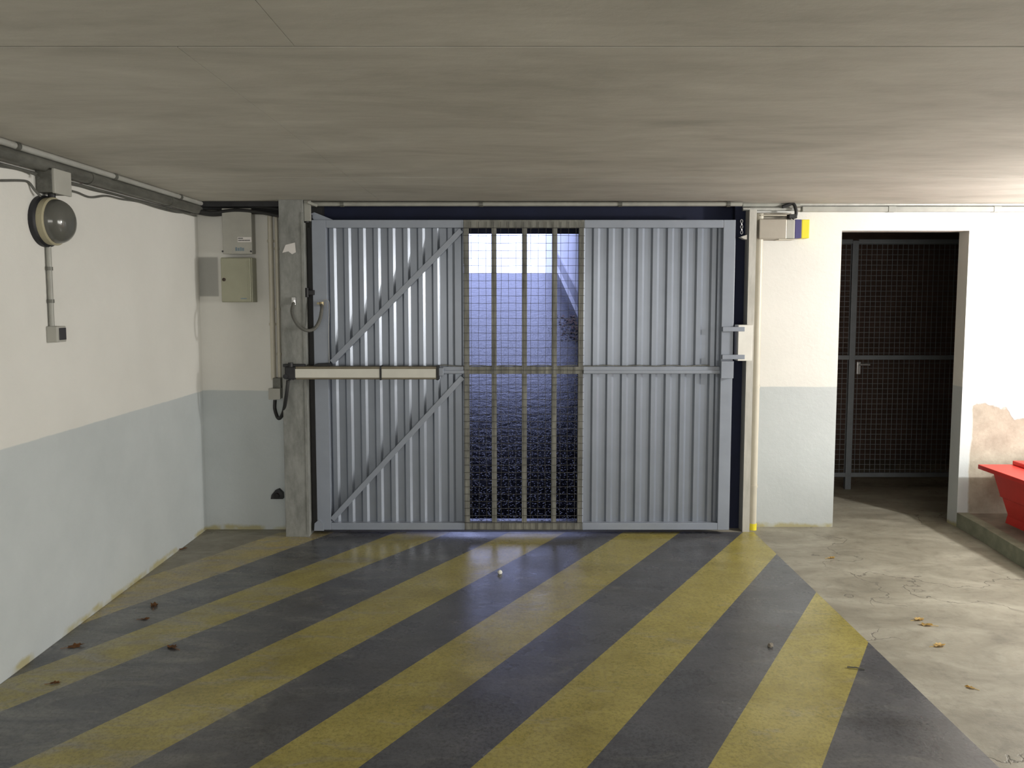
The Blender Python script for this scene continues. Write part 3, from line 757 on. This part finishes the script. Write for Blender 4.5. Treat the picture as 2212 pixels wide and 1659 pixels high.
# ------------------------------------------------------------------ store screen behind the doorway
SY = 6.50
sc = thing('mesh_screen', 'dark steel and mesh cage door inside the dark doorway', 'gate', (2.78, SY, 0))
zz = lambda py: P(1828, py, SY).z
ps = P(1838, 800, SY).x
obj('post', B(ps-.024, ps+.024, SY-.02, SY+.02, 0, zz(520), bev=.003), M['store_steel'], sc)
obj('post', B(4.44, 4.485, SY-.02, SY+.02, 0, zz(520), bev=.003), M['store_steel'], sc)
for py in (522, 772, 1025):
    for xa, xb in ((1.73, ps-.024), (ps+.024, 4.44)):
        obj('rail', B(xa, xb, SY-.018, SY+.018, zz(py)-.018, zz(py)+.018, bev=.003), M['store_steel'], sc)
def scm(bm):
    z0, z1 = zz(1025), zz(522)
    x = 1.74
    while x < 4.44: tube(bm, [(x, SY, z0), (x, SY, z1)], .0022, 4); x += .042
    z = z0
    while z < z1: tube(bm, [(1.73, SY+.004, z), (4.44, SY+.004, z)], .0022, 4); z += .042
obj('wire_mesh', scm, M['store_steel'], sc, kind='stuff')
c = P(1858, 790, SY-.04)
obj('handle', lambda bm: (box(bm, c.x-.02, c.x+.01, SY-.03, SY-.02, c.z-.07, c.z+.03, bev=.002), tube(bm, [(c.x-.005, SY-.03, c.z+.01), (c.x-.005, SY-.06, c.z+.01), (c.x+.07, SY-.06, c.z+.01)], .008, 8)), M['steel'], sc)

# ------------------------------------------------------------------ red grit bin on the platform
pz = .094
by1 = 5.28; bx0 = 3.13; by0 = 4.02; bx1 = 3.80; ztop = on_front(2106, 1003, by1)[1]
bin_ = thing('grit_bin', 'red plastic bin with tapered sides and flanged rim on the kerb', 'bin', (3.45, 4.6, pz))
def ring(bm, x0, x1, y0, y1, z): return [bm.verts.new(p) for p in ((x0, y0, z), (x1, y0, z), (x1, y1, z), (x0, y1, z))]
def bbody(bm):
    lv = [(.120, pz), (.080, pz+.17), (.072, pz+.175), (.035, ztop-.025)]
    rs = [ring(bm, bx0+.02+t, bx1-.02-t, by0+.02+t, by1-.02-t, z) for t, z in lv]
    for a, b in zip(rs, rs[1:]):
        for i in range(4): bm.faces.new((a[i], a[(i+1) % 4], b[(i+1) % 4], b[i]))
    bm.faces.new(rs[0]); bm.faces.new(rs[-1])
    es = [e for e in bm.edges if abs(e.verts[0].co.z-e.verts[1].co.z) > .02]
    bmesh.ops.bevel(bm, geom=es, offset=.02, segments=3, affect='EDGES')
obj('tub', bbody, M['red'], bin_)
obj('rim', B(bx0, bx1, by0, by1, ztop-.03, ztop, bev=.005), M['red'], bin_)
obj('lid', B(bx0+.22, bx1-.01, by0+.03, by1-.015, ztop, ztop+.03, bev=.008), M['red'], bin_)
for y in (by1-.22, by1-.62, by1-1.02):
    def ft(bm, y=y): prism(bm, [(y-.10, pz), (y+.10, pz), (y+.08, pz+.06), (y+.05, pz+.075), (y-.05, pz+.075), (y-.08, pz+.06)], 'x', bx0+.128, bx0+.15)
    obj('foot_rib', ft, M['red'], bin_)

# ------------------------------------------------------------------ litter
def leaf(px, py, size, ang, mat, label, z=.002, cat='leaf'):
    x, y = on_floor(px, py); r = random.Random(int(px))
    pts = []
    n = 14
    for k in range(n):
        a = k*2*math.pi/n; R = size*(1 if k % 2 == 0 else .72)*(1-.35*abs(math.sin(a)))
        pts.append((R*math.cos(a), R*.75*math.sin(a)))
    def b(bm):
        vs = []; ca, sa = math.cos(ang), math.sin(ang)
        c0 = bm.verts.new((x, y, z+.002))
        for (a, bb) in pts: vs.append(bm.verts.new((x+a*ca-bb*sa, y+a*sa+bb*ca, z+r.uniform(.001, size*.35))))
        for k in range(n): bm.faces.new((c0, vs[k], vs[(k+1) % n]))
        bmesh.ops.solidify(bm, geom=bm.faces[:], thickness=-.0008)
        tube(bm, [(x, y, z+.003), (x-size*1.5*ca, y-size*1.5*sa, z+.002)], .0012, 4)
    tag(obj('dry_leaf' if cat == 'leaf' else cat, b, M[mat], origin=(x, y, z)), label, cat)
leaf(163, 1398, .040, .4, 'leaf', 'rust-brown leaf on the charcoal stripe closest to the left wall, near end')
leaf(333, 1310, .042, 1.9, 'leaf', 'brown leaf in the middle of the first charcoal stripe from the left wall')
leaf(313, 1339, .026, .1, 'leaf', 'small flat brown leaf just in front of the brown leaf')
leaf(372, 1400, .036, 2.6, 'leaf', 'dark olive-brown leaf at the edge of the bright yellow stripe')
leaf(396, 1187, .030, .9, 'leaf', 'brown leaf against the foot of the left wall near the corner')
leaf(119, 1478, .026, .2, 'leaf', 'thin brown leaf on worn yellow paint at the left edge')
leaf(1985, 1339, .034, .3, 'leafy', 'pale yellow leaf on bare concrete, upper of a touching pair', .0)
leaf(2001, 1351, .036, 2.9, 'leafy', 'pale yellow leaf on bare concrete, lower of a touching pair', .0)
leaf(2029, 1396, .034, .2, 'leafy', 'ragged yellow leaf alone between the pair and the frame edge', .0)
leaf(2096, 1486, .022, 2.4, 'leafy', 'small curled yellow leaf lowest on the bare concrete', .0)
leaf(1796, 1206, .028, .2, 'leafy', 'flat yellow leaf lying on concrete in front of the doorway pier', .0)
x, y = on_floor(1850, 1446)
tag(obj('twig', lambda bm: tube(bm, [(x-.035, y+.01, .006), (x, y, .008), (x+.03, y-.012, .006)], .003, 6), M['flex'], origin=(x, y, .002)), 'short dark twig across the edge of the nearest yellow stripe', 'twig')
def peb(px, py, r, mat, label):
    x, y = on_floor(px, py)
    def b(bm):
        bmesh.ops.create_icosphere(bm, subdivisions=2, radius=r, matrix=Matrix.Translation((x, y, .002+r*.6)))
        rr = random.Random(int(px))
        for v in bm.verts: v.co += Vector((rr.uniform(-1, 1), rr.uniform(-1, 1), rr.uniform(-1, 1)))*r*.15
        for v in bm.verts: v.co.z = max(v.co.z, .002)
    tag(obj('pebble', b, M[mat], smooth=False, origin=(x, y, .002)), label, 'stone')
peb(1664, 1398, .012, 'dirt', 'small tan pebble on the charcoal stripe at the right')
peb(1080, 1240, .014, 'white', 'white pebble gleaming in front of the barred centre')
# reddish leaf litter at the foot of the ramp wall
def litter(bm):
    r = random.Random(5)
    for i in range(160):
        y = 10.7+1.5*r.random(); xw = 1.03-.02*(y-10.6)
        x = xw-.05-abs(r.gauss(0, .14)); zc = RS*(y-5.6)+.012; s = r.uniform(.012, .026); a = r.uniform(0, 6.28)
        v = [bm.verts.new((x+s*math.cos(a+k*1.57), y+s*math.sin(a+k*1.57)*1.3, zc+r.uniform(-.004, .008)+RS*s*math.sin(a+k*1.57))) for k in range(4)]
        bm.faces.new(v)
lt = obj('leaf_litter', litter, M['leaf'], kind='stuff'); lt['label'] = 'reddish-brown leaves along the foot of the ramp wall'; lt['category'] = 'leaves'

# the lit bulkhead lamps that light the garage (just outside the picture)
def lit_lamp(x, y, z, label):
    t = thing('ceiling_lamp', label, 'lamp', (x, y, H))
    obj('base', lambda bm: lathe(bm, [(0, .10), (.03, .10), (.04, .09)], (x, y, H), (0, 0, -1), 28), M['tan'], t, smooth=True)
    obj('stem', lambda bm: tube(bm, [(x, y, H-.04), (x, y, z+.09)], .02, 10), M['tan'], t, smooth=True)
lit_lamp(3.9, 3.95, 1.8, 'lit round lamp on the ceiling over the raised platform')
